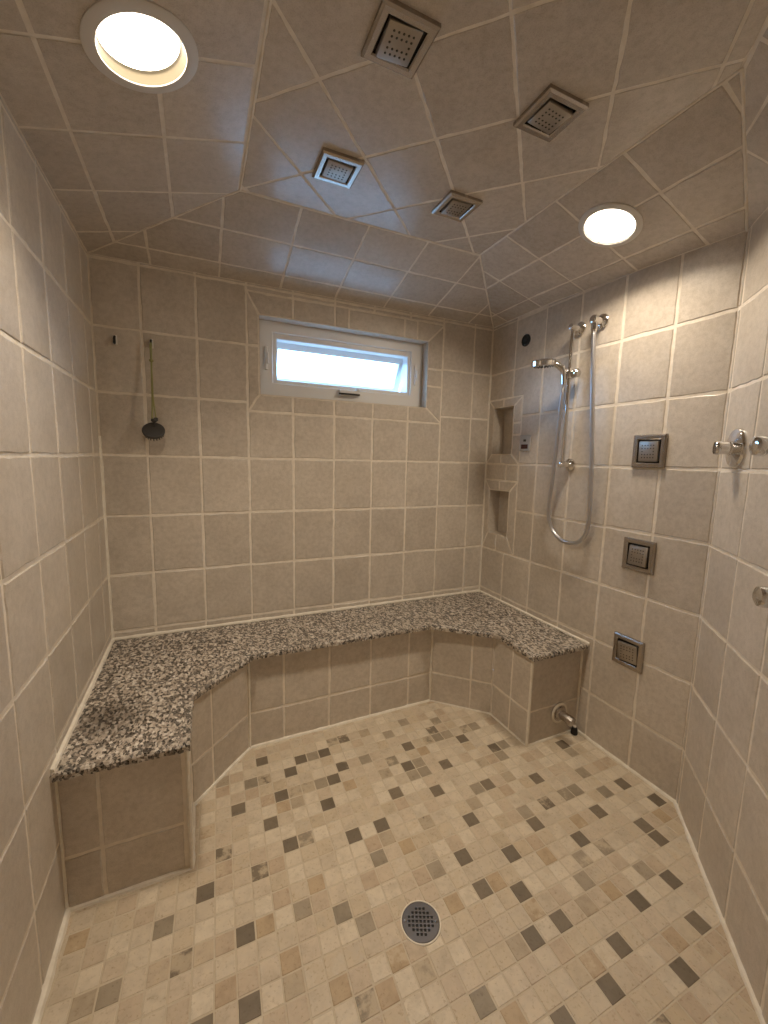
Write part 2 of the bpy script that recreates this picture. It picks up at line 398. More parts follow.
# right wall with two recessed niches
N1 = (.19, .21, .835, 1.235); N2 = (.188, -1.625, .845, -.62); ND = .3
bm = bmesh.new(); rw = rect(0, ZF, YR+.016, 3.06)
RA, RB0, RB1 = 1.09, -2.0, 1.42
cells = minus(grid(.786, .818, 0, 1, rw), (0, RB0, RA, RB1)); ring = []
def nring(n, o, cv, ch, chb):
    a0, b0, a1, b1 = n; A0, B0, A1, B1 = o
    band((A0, B0), (A1, B0), (a1, b0), (a0, b0), chb, True); band((a0, b1), (a1, b1), (A1, B1), (A0, B1), ch, True)
    band((A0, B0), (a0, b0), (a0, b1), (A0, B1), [], False); band((a1, b0), (A1, B0), (A1, B1), (a1, b1), cv, False)
nring(N1, (0, -.01, RA, RB1), [.62, .87], [.5], [.5])
nring(N2, (0, RB0, RA, -.38), [-.72, -1.15], [.5], [.5])
strip = [rect(0, -.38, .7, -.01), rect(.7, -.38, RA, -.01)]
bk = [rect(RA, ZF, YR+.12, 3.12), rect(-.1, ZF, RA, N2[1]), rect(-.1, N2[3], RA, N1[1]), rect(-.1, N1[3], RA, 3.12)]
for n in (N1, N2): bk += [rect(0, n[1], n[0], n[3]), rect(n[2], n[1], RA, n[3])]
mpr = lambda a, b, h: M(W-h, a, b)
tiles(bm, cells+ring+strip, mpr, back=bk)
lr = bm.faces.layers.float['tile_rand']
for a0, b0, a1, b1 in (N1, N2):
    cs = [(a0, b0), (a1, b0), (a1, b1), (a0, b1)]
    fs = [[(*cs[i], 0), (*cs[(i+1) % 4], 0), (*cs[(i+1) % 4], -ND), (*cs[i], -ND)] for i in range(4)]+[[(*c, -ND) for c in cs]]
    for f in fs:
        q = bm.faces.new([bm.verts.new(mpr(a, b, h)) for a, b, h in f]); q.material_index = 0; q[lr] = .45
struct('wall_right', bm, [TILE, GROUT])
# angled wall
LA = (VF-YR)/DA.y
bm = bmesh.new(); aw = rect(-.016, ZF, LA, 3.0)
def mpa(a, b, h): return M(W+DA.x*a+NA.x*h, YR+DA.y*a+NA.y*h, b)
tiles(bm, grid(.088, .797, 0, 1, aw), mpa, back=[rect(-.12, ZF, LA+.2, 3.06)]); struct('wall_angled', bm, [TILE, GROUT])
XD = W+DA.x*LA
# the wall behind the camera
bm = bmesh.new(); fw = rect(0, ZF, XD, 3.55)
tiles(bm, grid(.4, .813, 0, 1, fw), lambda a, b, h: M(a, VF-h, b), back=[rect(-.2, ZF, XD+.2, 3.6)]); struct('wall_front', bm, [TILE, GROUT])

# ceiling: a flat centre laid on the diagonal, sloping sides
TL, TR, RC = (2.06, 1.76), (5.92, 1.76), (5.92, 5.5)
k = (VF-RC[1])/DA.y; FC = (RC[0]+DA.x*k, VF); GC = (2.06, VF)
A, B, C4, D4, E4 = (0, 0), (W, 0), (W, YR), (XD, VF), (0, VF)
def zl(a, b): return RIM0+(ZC-RIM0)*max(-.2, min(1, a/TL[0]))
def zb(a, b): return (RIM0+.02*a/W)+(ZC-RIM0-.02*a/W)*max(-.2, min(1, b/TL[1]))
def zr_(a, b): r = rimR(b); return r+(ZC-r)*max(-.2, min(1, (W-a)/(W-TR[0])))
dRC = (RC[0]-W)*NA.x+(RC[1]-YR)*NA.y
def za(a, b): r = rimR(YR); return r+(ZC-r)*min(1, ((a-W)*NA.x+(b-YR)*NA.y)/dRC)
bm = bmesh.new()
def panel(poly, cells, zf_, gap=.032, back=None, hole=None):
    tiles(bm, cells, lambda a, b, h: M(a, b, zf_(a, b)-h), gap=gap, back=cells, jit=.001, bev=.01, depth=.010 if zf_ is zr_ else .0045, hole=hole, fan=zf_ is zr_)
    tiles(bm, [], lambda a, b, h: M(a, b, zf_(a, b)-h), depth=.18, back=[back or poly], hole=hole)
panel([A, TL, GC, E4], grid(.41, .815, .66, 1.0, [A, TL, GC, E4]), zl, back=[(-.2, -.1709), TL, GC, (-.2, VF)], hole=(1.135, 3.67, .345))
panel([A, B, TR, TL], grid(.84, 1.022, .35, .70, [A, B, TR, TL]), zb, back=[(-.2, -.1709), (W+.2, -.2016), TR, TL])
panel([B, C4, RC, TR], grid(W-.34-.715*4, .715, .48, .975, [B, C4, RC, TR]), zr_, back=[(W+.2, -.2016), (W+.2, YR-.0796), RC, TR])
ap = [C4, D4, FC, RC]; q2 = []
for p in grid(.0, 1.0, -.3, .8, [((x-W)*DA.x+(v-YR)*DA.y, (x-W)*NA.x+(v-YR)*NA.y) for x, v in ap]): q2.append([(W+DA.x*s+NA.x*t, YR+DA.y*s+NA.y*t) for s, t in p])
panel(ap, q2, za, back=[(W+.2, YR-.0796), (XD+.3, VF+.05), FC, RC])
cp = [TL, TR, RC, FC, GC]; r2 = math.sqrt(.5); q2 = []
for p in grid(.207, 1.05, 4.49, .855, [((x-v)*r2, (x+v)*r2) for x, v in cp]): q2.append([((a+b)*r2, (b-a)*r2) for a, b in p])
panel(cp, q2, lambda a, b: ZC)
struct('ceiling', bm, [TILEC, GROUTC])

# floor: two-inch tumbled travertine mosaic
PH = (-2.585848/(2*math.pi), 1.3685/(2*math.pi)); c2, s2 = math.cos(math.radians(2.3)), math.sin(math.radians(2.3)); c5, s5 = math.cos(math.radians(-.5)), math.sin(math.radians(-.5))
def to_ij(x, v): return ((x*c2+v*s2)/.198-PH[0], (v*c5-x*s5)/.2035-PH[1])
det = c2*c5+s2*s5
def from_ij(i, j):
    a, b = (i+PH[0])*.198, (j+PH[1])*.2035     # a = x c2 + v s2 ; b = -x s5 + v c5
    return ((a*c5-b*s2)/det, (a*s5+b*c2)/det)
MARK = {'D': [(2.19, 1.64), (2.19, 2.06), (2.59, 2.07), (2.39, 2.48), (1.8, 2.47), (2.18, 2.89), (2.38, 3.28), (2.97, 2.88), (3.18, 2.46), (3.39, 2.25), (2.8, 1.84), (3.2, 1.82), (3.6, 1.61), (3.14, 3.5), (5.2, 2.0), (4.61, 2.24), (5.59, 2.43), (5.94, 2.85), (4.36, 2.64), (3.99, 2.66), (3.4, 2.24), (4.96, 2.86), (4.54, 3.26), (5.32, 3.46), (5.73, 3.47), (3.97, 3.07), (3.55, 3.49), (4.13, 3.68), (4.7, 3.87), (3.15, 3.5), (4.9, 4.4), (7.19, 3.16), (5.73, 3.47), (6.1, 3.68), (5.89, 4.08), (5.48, 4.28), (4.88, 4.47), (6.49, 4.48), (7.29, 4.28), (7.46, 4.67), (5.86, 4.68), (6.86, 4.89), (6.86, 5.09), (6.44, 5.46), (5.45, 5.04), (1.14, 4.11), (1.36, 3.52), (1.57, 3.09), (1.96, 3.51), (1.38, 3.52), (1.74, 4.11), (2.12, 4.71), (1.72, 4.7), (1.37, 4.66), (4.28, 4.28), (4.87, 4.48), (4.26, 4.69), (4.66, 4.89), (4.45, 5.28), (4.84, 5.28), (4.45, 5.29), (5.84, 5.49), (6.43, 5.5), (5.25, 5.69), (4.83, 5.91), (5.61, 6.09), (6.21, 5.87), (4.26, 5.86), (5.06, 6.23)], 'G': [(3.41, 1.6), (3.0, 1.83), (1.98, 2.06), (2.78, 2.45), (2.61, 2.44), (2.99, 2.44), (2.75, 3.1), (2.57, 3.29), (1.62, 1.9), (4.82, 1.59), (4.41, 1.81), (5.79, 2.24), (4.53, 2.85), (3.75, 3.29), (5.99, 2.23), (5.43, 1.79), (5.0, 2.21), (5.19, 2.24), (5.4, 2.22), (4.57, 2.65), (4.35, 2.87), (4.18, 2.43), (3.82, 2.24), (5.54, 3.06), (5.15, 3.47), (4.93, 4.25), (6.14, 2.85), (5.94, 3.05), (7.13, 3.47), (6.9, 3.88), (6.3, 4.08), (6.51, 4.06), (5.67, 4.88), (5.49, 4.07), (6.06, 4.87), (4.92, 4.27), (6.89, 4.32), (0.95, 3.7), (0.56, 4.15), (2.33, 4.1), (2.73, 4.3), (2.91, 4.5), (3.3, 3.89), (2.71, 5.11), (3.32, 3.91), (3.9, 4.31), (3.3, 5.11), (3.64, 5.5), (2.72, 5.11), (2.91, 4.5), (5.45, 5.09), (6.27, 5.28)], 'T': [(3.39, 2.69), (1.4, 2.67), (2.39, 2.69), (4.78, 2.43), (5.55, 2.63), (3.39, 2.68), (3.73, 3.86), (5.04, 4.43), (6.07, 4.49), (7.24, 4.88), (5.04, 4.45), (5.31, 4.68), (0.16, 3.5), (2.53, 3.91), (1.93, 4.11), (2.12, 4.48), (1.53, 4.47), (2.51, 4.92), (4.45, 4.68), (4.66, 5.08), (3.09, 4.91), (2.87, 5.12), (3.85, 5.66), (3.89, 4.69), (4.66, 5.08), (5.64, 5.29), (4.84, 5.68), (5.24, 6.28), (5.82, 5.89)]}
marks = {}
for kind, l in MARK.items():
    for x, v in l:
        i, j = to_ij(x, v); marks[(round(i), round(j))] = kind
fp = [A, B, C4, D4, E4]; polys = []; tones = []
for i in range(-8, 46):
    for j in range(-6, 52):
        q = clip([from_ij(i+a, j+b) for a, b in ((-.5, -.5), (.5, -.5), (.5, .5), (-.5, .5))], fp)
        if len(q) < 3: continue
        kd = marks.get((i, j)); t = random.random()
        cxv = from_ij(i, j)
        if kd == 'D': tone = random.uniform(.90, 1)
        elif kd == 'G': tone = random.uniform(.78, .87)
        elif kd == 'T': tone = random.uniform(.40, .55)
        elif cxv[1] > 6.8: tone = .95 if t < .09 else .8 if t < .15 else .5 if t < .22 else random.uniform(0, .25)
        else: tone = random.uniform(.28, .34) if t < .06 else random.uniform(.68, .73) if t < .075 else random.uniform(0, .25)
        polys.append(q); tones.append(tone)
bm = bmesh.new()
tiles(bm, polys, lambda a, b, h: M(a, b, ZF+h), gap=.013, depth=.006, bev=.008, back=[fp], tone=tones, jit=.001, wob=0)
struct('floor', bm, [MOSAIC, GROUTF])

# caulk and grout beads along the corners
ntr = 0
def trim(pts, r, m=None):
    global ntr; ntr += 1
    bm = bmesh.new(); P = []
    for a, b in zip(pts, pts[1:]):
        a, b = Vector(a), Vector(b); n = max(2, int((b-a).length/.12)); P += [a.lerp(b, k/n) for k in range(n)]
    P.append(Vector(pts[-1]))
    tube(bm, [M(*p) for p in P], [r*S*random.uniform(.82, 1.12) for _ in P], 8)
    return struct('trim_%d' % ntr, bm, m or CAULK, 1, True)
FB = 3.13; RBv = 3.03
for p, q in (((0, 0, RIM0), (*TL, ZC)), ((W, 0, 3.05), (*TR, ZC)), ((W, YR, rimR(YR)), (*RC, ZC)), ((*TL, ZC), (*TR, ZC)), ((*TR, ZC), (*RC, ZC)), ((*TL, ZC), (*GC, ZC))):
    trim([(p[0], p[1], p[2]+.008), (q[0], q[1], q[2]+.008)], .017, GROUTC)
base_path = [(0, FB), (1.22, FB), (1.22, 2.17), (2.085, 1.265), (5.62, 1.21), (6.495, 2.05), (6.495, RBv), (W, RBv)]
trim([(0, FB, ZF), (0, VF, ZF)], .05); trim([(W, RBv, ZF), (W, YR, ZF), (W+DA.x*LA, VF, ZF)], .036)
trim([(x, v, ZF) for x, v in base_path[:5]], .036); trim([(x, v, ZF) for x, v in base_path[4:7]], .022); trim([(x, v, ZF) for x, v in base_path[6:]], .03)
trim([(0, 0, ZB), (0, 0, .3)], .034); trim([(W, 0, ZB), (W, 0, 2.8)], .028)
trim([(0, 3.24, ZB+.005), (0, 0, ZB+.005)], .042); trim([(0, 0, ZB+.01), (W, 0, ZB+.01)], .036); trim([(W, 0, ZB+.01), (W, 3.17, ZB+.01)], .03)

# ------------------------------------------------------------------ window
win = bpy.data.objects.new('window_1', None); COL.objects.link(win); win['kind'] = 'structure'; win.location = M((OX0+OX1)/2, 0, OZ0)
wb = win.location.copy()
def wpart(name, bm, m, parent=win, smooth=False):
    off = wb if parent is win else wb
    bmesh.ops.translate(bm, vec=-off, verts=bm.verts); return link(name, bm, m, parent, smooth, 1)
def frame(bm, x0, z0, x1, z1, w, v0, v1, X=None):    # mitred rectangular frame, w = (l, b, r, t)
    l, b, r, t = w; o = [(x0, z0), (x1, z0), (x1, z1), (x0, z1)]; n = [(x0+l, z0+b), (x1-r, z0+b), (x1-r, z1-t), (x0+l, z1-t)]
    f = X or (lambda x, v, z: M(x, v, z)); bv = .012
    sec = []
    for k in range(4):
        ox, oz = o[k]; nx, nz = n[k]; dx = 1 if nx > ox else -1; dz = 1 if nz > oz else -1
        sec.append([bm.verts.new(f(*p)) for p in ((ox, v1, oz), (ox, v0, oz), (nx-dx*bv, v0, nz-dz*bv), (nx, v0-bv, nz), (nx, v1, nz))])
    for k in range(4):
        a, b_ = sec[k], sec[(k+1) % 4]
        for i in range(5): bm.faces.new((a[i], b_[i], b_[(i+1) % 5], a[(i+1) % 5]))
    bmesh.ops.recalc_face_normals(bm, faces=bm.faces)
bm = bmesh.new()
frame(bm, OX0, OZ0, OX1, OZ1+.05, (.27, .26, .27, .24), -.25, -.45)
frame(bm, OX0+.2, OZ0+.2, OX1-.2, OZ1-.12, (.155, .13, .13, .17), -.30, -.62)
wpart('window_frame', bm, VINYL)
tilt = math.radians(27); PZ, PV = 2.28, -.50
def sash(x, v, z):      # sash hinged along its top edge, swung outwards
    dz = z-PZ; dv = v-PV; return M(x, PV+dv*math.cos(tilt)+dz*math.sin(tilt), PZ+dz*math.cos(tilt)-dv*math.sin(tilt))
bm = bmesh.new(); frame(bm, 2.84, 1.42, 5.72, 2.30, (.10, .12, .14, .19), -.50, -.68, sash); sh = wpart('sash', bm, VINYL)
bm = bmesh.new(); bm.faces.new([bm.verts.new(sash(x, -.6, z)) for x, z in ((2.9, 1.5), (5.63, 1.5), (5.63, 2.22), (2.9, 2.22))]); wpart('glass_pane', bm, GLASS, sh)
bm = bmesh.new()
box(bm, M(4.30, -.21, 1.36), (.44*S, .08*S, .10*S), .012*S); lathe(bm, [(0, .05*S), (.05*S, .045*S), (.055*S, 0)], 16, M(4.48, -.2, 1.41)); ch = wpart('crank_base', bm, VINYL)
bm = bmesh.new(); box(bm, M(4.28, -.15, 1.325), (.44*S, .05*S, .03*S), .006*S); wpart('crank_handle', bm, DARK, ch)
for x in (2.66, 5.82):
    bm = bmesh.new(); box(bm, M(x, -.235, 1.86), (.055*S, .05*S, .42*S), .01*S); box(bm, M(x+.02, -.20, 1.86), (.03*S, .05*S, .2*S), .006*S); wpart('sash_lock', bm, VINYL)

# ------------------------------------------------------------------ bench
bench = thing('corner_bench', 'built-in tiled bench wrapping the far walls under a speckled granite slab', 'bench', M(W/2, .6, ZF))
OH = .10
bm = bmesh.new(); seg = list(zip(base_path, base_path[1:])); ZT = ZB-.06
starts = [(.357-.813, .813), (.42, .813), (.42, .813), (2.663-2.085-.8133, .813), (.8-.813, .813), (.5, .813), (-5, 50)]
for (p, q), (u0, du) in zip(seg, starts):
    p, q = Vector(p), Vector(q); d = q-p; Ln = d.length; d.normalize(); n = Vector((-d.y, d.x)) if True else None
    if p == Vector(base_path[1]): u0 = 5
    poly = rect(0, ZF, Ln, ZT)
    tiles(bm, grid(u0, du, -4.235, 1.0, poly), lambda a, b, h, p=p, d=d, n=n: M(p.x+d.x*a+n.x*h, p.y+d.y*a+n.y*h, b), back=[poly], gap=.03)
bmesh.ops.translate(bm, vec=-bench.location, verts=bm.verts)
o = link('bench_base', bm, [TILE, GROUT], bench, False, 1); o['label'] = 'beige tiled base with angled inner faces'
for k in (1, 3, 4, 6):
    x, v = base_path[k]; trim([(x, v, ZF), (x, v, ZT)], .026)
trim([(0, FB, ZF), (0, FB, ZT)], .022); trim([(W, RBv, ZF), (W, RBv, ZT)], .024)
top = [(0, .02), (0, 3.275), (1.262, 3.30), (1.285, 2.30), (2.15, 1.415), (5.46, 1.40), (6.41, 2.24), (6.39, 3.16), (W, 3.165), (W, .02)]
def slab(bm, poly, z0, z1, e=.03):
    if area(poly) < 0: poly = poly[::-1]
    fine = []
    for i in range(len(poly)):
        a, b = Vector(poly[i]), Vector(poly[(i+1) % len(poly)]); n = max(1, int((b-a).length/.05)); wall = (abs(a.x-b.x) < 1e-6 and (a.x < .01 or a.x > W-.01)) or (a.y < .03 and b.y < .03)
        for k in range(n):
            q = a.lerp(b, k/n)
            if not wall and k: nn = Vector((b.y-a.y, a.x-b.x)).normalized(); q = q+nn*random.uniform(-.009, .009)
            fine.append((q.x, q.y))
    r0 = [bm.verts.new(M(a, b, z0)) for a, b in fine]; r1 = [bm.verts.new(M(a, b, z1-e)) for a, b in fine]
    r2_ = [bm.verts.new(M(a, b, z1)) for a, b in inset(poly_fix(fine), e*.7)]
    n = len(fine)
    for u, w_ in ((r0, r1), (r1, r2_)):
        for i in range(n): bm.faces.new((u[i], u[(i+1) % n], w_[(i+1) % n], w_[i]))
    bm.faces.new(r2_); bm.faces.new(r0[::-1])
def poly_fix(p): return p
bm = bmesh.new(); slab(bm, top, ZB-.085, ZB, .022)
bmesh.ops.translate(bm, vec=-bench.location, verts=bm.verts)
o = link('bench_top', bm, GRANITE, bench, False, 1); o['label'] = 'black and cream speckled granite slab'

# ------------------------------------------------------------------ body sprays
def spray(loc, z, y, label, group, tx, ty, tilt_rect=False):
    t = thing('body_spray', label, 'body spray', loc, z, y, group)
    bm = bmesh.new(); h = .25; hi = .172; dep = .05
    rings = [(h, 0), (h, dep*.7), (h-.02, dep), (hi+.012, dep), (hi, dep-.012), (hi, .008)]
    vs = [[bm.verts.new((sx*r, sy*r, zz)) for sx, sy in ((-1, -1), (1, -1), (1, 1), (-1, 1))] for r, zz in rings]
    for a, b in zip(vs, vs[1:]):
        for k_ in range(4): bm.faces.new((a[k_], a[(k_+1) % 4], b[(k_+1) % 4], b[k_]))
    link('frame', bm, NICKEL, t)
    bm = bmesh.new(); bm.faces.new([bm.verts.new((sx*(hi+.002), sy*(hi+.002), .009)) for sx, sy in ((-1, -1), (1, -1), (1, 1), (-1, 1))]); link('recess', bm, DARK, t)
    R = Matrix.Rotation(tx, 3, 'X') @ Matrix.Rotation(ty, 3, 'Y')
    bm = bmesh.new(); box(bm, (0, 0, 0), (.305, .305, .05), .014, R); bmesh.ops.translate(bm, vec=(.006, -.004, .036), verts=bm.verts); fc = link('spray_face', bm, NICKELF, t, True)
    bm = bmesh.new(); sp = .045
    for r_, cols in ((2, (-2, -1, 0, 1, 2)), (1, (-2, -1, 0, 1, 2)), (0, (-2, 2)), (-1, (-2, -1, 0, 1, 2)), (-2, (-2, -1, 0, 1, 2))):
        for c_ in cols:
            off = .0
            p = R @ Vector((c_*sp+off, r_*sp, .0255)); lathe(bm, [(.0, .004), (.008, .003), (.011, -.001)], 8, Vector((.006, -.004, .036))+p, R)
    nz = link('nozzles', bm, NOZZ, fc)
    return t
zr = Vector((-1, 0, 0)); up = Vector((0, 0, 1)); gw = 'body sprays on the right wall'; gc = 'body sprays on the ceiling'
for v, z, tx, ty, lb in ((3.884, .245, .05, -.07, 'square nickel body spray on right wall, highest of three in the column'),
                     (3.888, -1.36, -.06, -.05, 'square nickel body spray on right wall, middle of three in the column'),
                     (3.878, -2.95, .08, .16, 'square nickel body spray on right wall, lowest of three near the bench end')):
    spray(M(W-.0, v, z), zr, up, lb, gw, tx, ty)
for x, v, tx, ty, lb in ((3.085, 4.435, .10, -.10, 'square ceiling body spray nearest the large left downlight, largest in the picture'),
                     (3.09, 2.735, .0, .04, 'square ceiling body spray reflecting blue window light along its lower edge'),
                     (4.775, 4.42, -.06, .07, 'square ceiling body spray above the right downlight'),
                     (4.79, 2.745, .05, -.05, 'small looking square ceiling body spray nearest the back right corner')):
    spray(M(x, v, ZC), Vector((0, 0, -1)), Vector((0, 1, 0)), lb, gc, tx, ty)

# ------------------------------------------------------------------ downlights on the slopes
def downlight(x, v, zf_, label, r_in, r_out, th, deep, power, spread):
    z = zf_(x, v); e = .2; n = Vector(((zf_(x+e, v)-zf_(x-e, v))/(2*e), -(zf_(x, v+e)-zf_(x, v-e))/(2*e), -1)).normalized()
    t = thing('recessed_downlight', label, 'ceiling light', M(x, v, z), n, Vector((0, 1, 0)), 'recessed downlights on the ceiling slopes')
    bm = bmesh.new(); lathe(bm, [(r_out, -.01), (r_out, .010), (r_out-.01, .018), (r_in+.015, th), (r_in, th-.003), (r_in-.004, th-.014)], 64); link('trim_ring', bm, TRIMM, t, True)
    bm = bmesh.new(); rl = r_in-(.028 if deep > 0 else .006); lathe(bm, [(r_in-.003, th-.010), (rl-.002, -deep)], 64); link('baffle', bm, BAFFLE, t, True)
    bm = bmesh.new(); lathe(bm, [(rl, -deep), (r_in*.5, -deep+.006), (0, -deep+.008)], 64); link('lens', bm, LAMP, t, True)
    ld = bpy.data.lights.new('downlight_lamp', 'AREA'); ld.shape = 'DISK'; ld.size = 2*(rl-.003)*S; ld.energy = power; ld.color = (1, .85, .67); ld.spread = math.radians(spread)
    lo = bpy.data.objects.new('downlight_lamp', ld); COL.objects.link(lo); lo.parent = t; lo.location = (0, 0, (-deep+.014)*S); lo.rotation_euler = (math.pi, 0, 0)
    return t
downlight(1.135, 3.67, zl, 'large round white downlight at top left, on the left ceiling slope', .335, .43, .026, .075, 6.3, 116)
downlight(6.685, 3.65, zr_, 'round white downlight on the right ceiling slope above the shower bar', .325, .405, .026, -.004, 8.0, 158)

# ------------------------------------------------------------------ hand shower set
def lp(root, x, v, z): return (root.matrix_world.inverted() @ M(x, v, z))/S
bx = W-.19; bv = 2.435
t = thing('shower_slide_bar', 'vertical chrome slide bar on the right wall holding the hand shower', 'slide bar', M(W, bv, .007)); bpy.context.view_layer.update()
bm = bmesh.new(); tube(bm, [lp(t, bx, bv, z) for z in (-.03, .5, 1.2, 2.0, 2.42)], .034, 16); link('rail', bm, CHROME, t, True)
for z in (.007, 2.39):
    bm = bmesh.new(); rotx = Matrix.Rotation(-math.pi/2, 3, 'Y'); c0 = lp(t, W, bv, z)
    lathe(bm, [(.115, 0), (.115, .03), (.09, .055), (.05, .075), (.046, .19), (.055, .20), (.055, .25), (.04, .262), (0, .264)], 28, c0, rotx); link('bracket', bm, CHROME, t, True)
bm = bmesh.new(); c0 = lp(t, bx, bv, 1.6); box(bm, c0, (.13, .13, .18), .03); lathe(bm, [(.06, 0), (.075, .02), (.075, .10), (.05, .125), (0, .13)], 20, Vector(c0)+Vector((.03, -.05, 0)), Matrix.Rotation(math.pi/2, 3, 'X'))
link('slider', bm, CHROME, t, True)
hd = Vector((7.12, 2.17, 1.80))
t = thing('hand_shower', 'chrome hand shower with round head resting in the slide bar holder', 'hand shower', M(7.40, 2.40, 1.45)); bpy.context.view_layer.update()
bm = bmesh.new(); ctl = spline([lp(t, 7.39, 2.40, 1.42), lp(t, 7.385, 2.39, 1.6), lp(t, 7.36, 2.37, 1.69), lp(t, 7.28, 2.31, 1.765), lp(t, 7.20, 2.24, 1.80)], 6)
tube(bm, ctl, [.042+.012*math.sin(i/len(ctl)*3.1) for i in range(len(ctl))], 14); link('handle', bm, CHROME, t, True)
bm = bmesh.new(); Rh = Matrix.Rotation(-.10, 3, 'Y') @ Matrix.Rotation(.06, 3, 'X')
hc = lp(t, *hd)
lathe(bm, [(0, .07), (.12, .066), (.195, .05), (.215, .025), (.215, -.05), (.205, -.06), (.19, -.062), (0, -.062)], 40, hc, Rh); sh_ = link('shower_head', bm, CHROME, t, True)
bm = bmesh.new()
for rr_, n in ((.06, 6), (.11, 12), (.16, 18)):
    for i in range(n):
        a = 2*math.pi*i/n; lathe(bm, [(.009, 0), (.006, -.014), (0, -.016)], 6, Vector(hc)+Rh @ Vector((rr_*math.cos(a), rr_*math.sin(a), -.061)), Rh)
link('nozzles', bm, NOZZ, sh_)
t = thing('shower_hose', 'long looping chrome shower hose hanging from its round wall outlet', 'shower hose', M(W, 2.868, 2.39)); bpy.context.view_layer.update()
hp = [(7.39, 2.40, 1.40), (7.40, 2.37, 1.15), (7.43, 2.32, .62), (7.46, 2.24, -.28), (7.50, 2.16, -.86), (7.53, 2.24, -1.19), (7.54, 2.48, -1.375), (7.54, 2.77, -1.375), (7.53, 2.97, -1.23), (7.51, 3.06, -.91), (7.49, 3.04, -.07), (7.47, 2.955, 1.1), (7.47, 2.885, 2.0), (7.475, 2.87, 2.28)]
bm = bmesh.new(); tube(bm, spline([lp(t, *p) for p in hp], 28), .036, 12, True, .08); link('hose', bm, HOSEM, t, True)
bm = bmesh.new(); tube(bm, [lp(t, 7.475, 2.87, 2.12), lp(t, 7.475, 2.87, 2.22), lp(t, 7.475, 2.87, 2.23), lp(t, 7.475, 2.87, 2.34)], [.033, .04, .05, .05], 16); link('hose_nut', bm, CHROME, t, True)
bm = bmesh.new(); c0 = lp(t, W, 2.868, 2.39)
lathe(bm, [(.12, 0), (.12, .03), (.10, .05), (.065, .06), (.06, .20), (.065, .215), (.065, .24), (.05, .25), (0, .252)], 28, c0, Matrix.Rotation(-math.pi/2, 3, 'Y'))
tube(bm, [lp(t, 7.475, 2.87, 2.30), lp(t, 7.475, 2.87, 2.46)], [.044, .044], 16); link('wall_outlet', bm, CHROME, t, True)

# round black sensor hole, steam control
t = thing('round_wall_cap', 'small round black cap high on the right wall near the corner', 'wall cap', M(W, 1.085, 2.52), zr, up)
bm = bmesh.new(); lathe(bm, [(.12, 0), (.12, .018), (.105, .03), (.09, .03), (.078, .012), (0, .012)], 32); link('cap', bm, BLACK, t, True)
bm = bmesh.new(); lathe(bm, [(.05, .012), (.045, .024), (0, .026)], 20); link('centre', bm, DARK, t, True)
t = thing('steam_control', 'small grey control plate with dark display beside upper wall niche', 'control panel', M(W, 1.268, .435), zr, up)
bm = bmesh.new(); box(bm, (0, 0, .018), (.31, .33, .036), .016, None, 3); link('plate', bm, PLATE, t)
bm = bmesh.new(); box(bm, (0, -.075, .036), (.19, .09, .012), .004); link('display', bm, DISPLAY, t)
bm = bmesh.new(); box(bm, (0, .05, .038), (.07, .045, .016), .006); link('button', bm, BLACK, t)

# valves on the angled wall
nA = Vn(NA.x, NA.y)
def onA(a, z): return M(W+DA.x*a, YR+DA.y*a, z)
t = thing('shower_valve', 'chrome shower valve with round escutcheon and straight lever, nearest the corner', 'shower valve', onA(.51, .262), nA, up)
bm = bmesh.new(); lathe(bm, [(.235, 0), (.235, .02), (.222, .04), (.12, .06), (.075, .075), (.07, .10), (0, .10)], 48); link('escutcheon', bm, CHROME, t, True)
bm = bmesh.new(); lathe(bm, [(.085, .06), (.085, .09), (.076, .095), (.076, .18), (.082, .184), (.082, .212), (.07, .228), (0, .232)], 28); link('handle', bm, CHROME, t, True)
def knob(a, z, label):
    t = thing('shower_valve', label, 'shower valve', onA(a, z), nA, up)
    bm = bmesh.new(); lathe(bm, [(.12, 0), (.12, .02), (.105, .035), (.055, .045), (.05, .09), (0, .09)], 32); link('escutcheon', bm, CHROME, t, True)
    bm = bmesh.new(); lathe(bm, [(.05, .06), (.055, .10), (.085, .11), (.10, .13), (.10, .19), (.09, .215), (.06, .23), (0, .235)], 32); link('knob', bm, CHROME, t, True)
knob(1.46, .25, 'chrome valve knob at the picture edge, just right of the lever valve')
knob(1.93, -1.15, 'chrome valve knob at the right picture edge, lower than the other two')

# steam outlet on the bench end, black plug on the floor
t = thing('steam_spout', 'short chrome spout with round flange low on the right bench end', 'spout', M(7.2, RBv+.014, -4.40), Vn(0, 1), up)
bm = bmesh.new(); lathe(bm, [(.15, 0), (.15, .012), (.135, .02), (.12, .02), (.12, .04), (.09, .06), (.06, .065), (0, .065)], 32); link('flange', bm, NICKEL, t, True)
bm = bmesh.new(); tube(bm, [(0, 0, .03), (.005, -.003, .12), (.015, -.012, .18), (.016, -.012, .185), (.03, -.028, .27)], [.078, .078, .078, .085, .085], 20); link('nozzle', bm, NICKEL, t, True)
bm = bmesh.new(); lathe(bm, [(.185, .0), (.185, .010), (.165, .020), (.148, .016), (.148, .0)], 32); link('sealant_ring', bm, CAULK, t, True)
t = thing('rubber_plug', 'small black rubber plug on the floor below the spout', 'plug', M(7.545, 3.11, ZF))
bm = bmesh.new(); lathe(bm, [(.055, 0), (.06, .03), (.05, .10), (.042, .13), (.02, .145), (0, .147)], 20); link('plug', bm, BLACK, t, True)
bm = bmesh.new(); lathe(bm, [(.03, .14), (.028, .155), (0, .158)], 14); link('cap', bm, WHITEP, t, True)

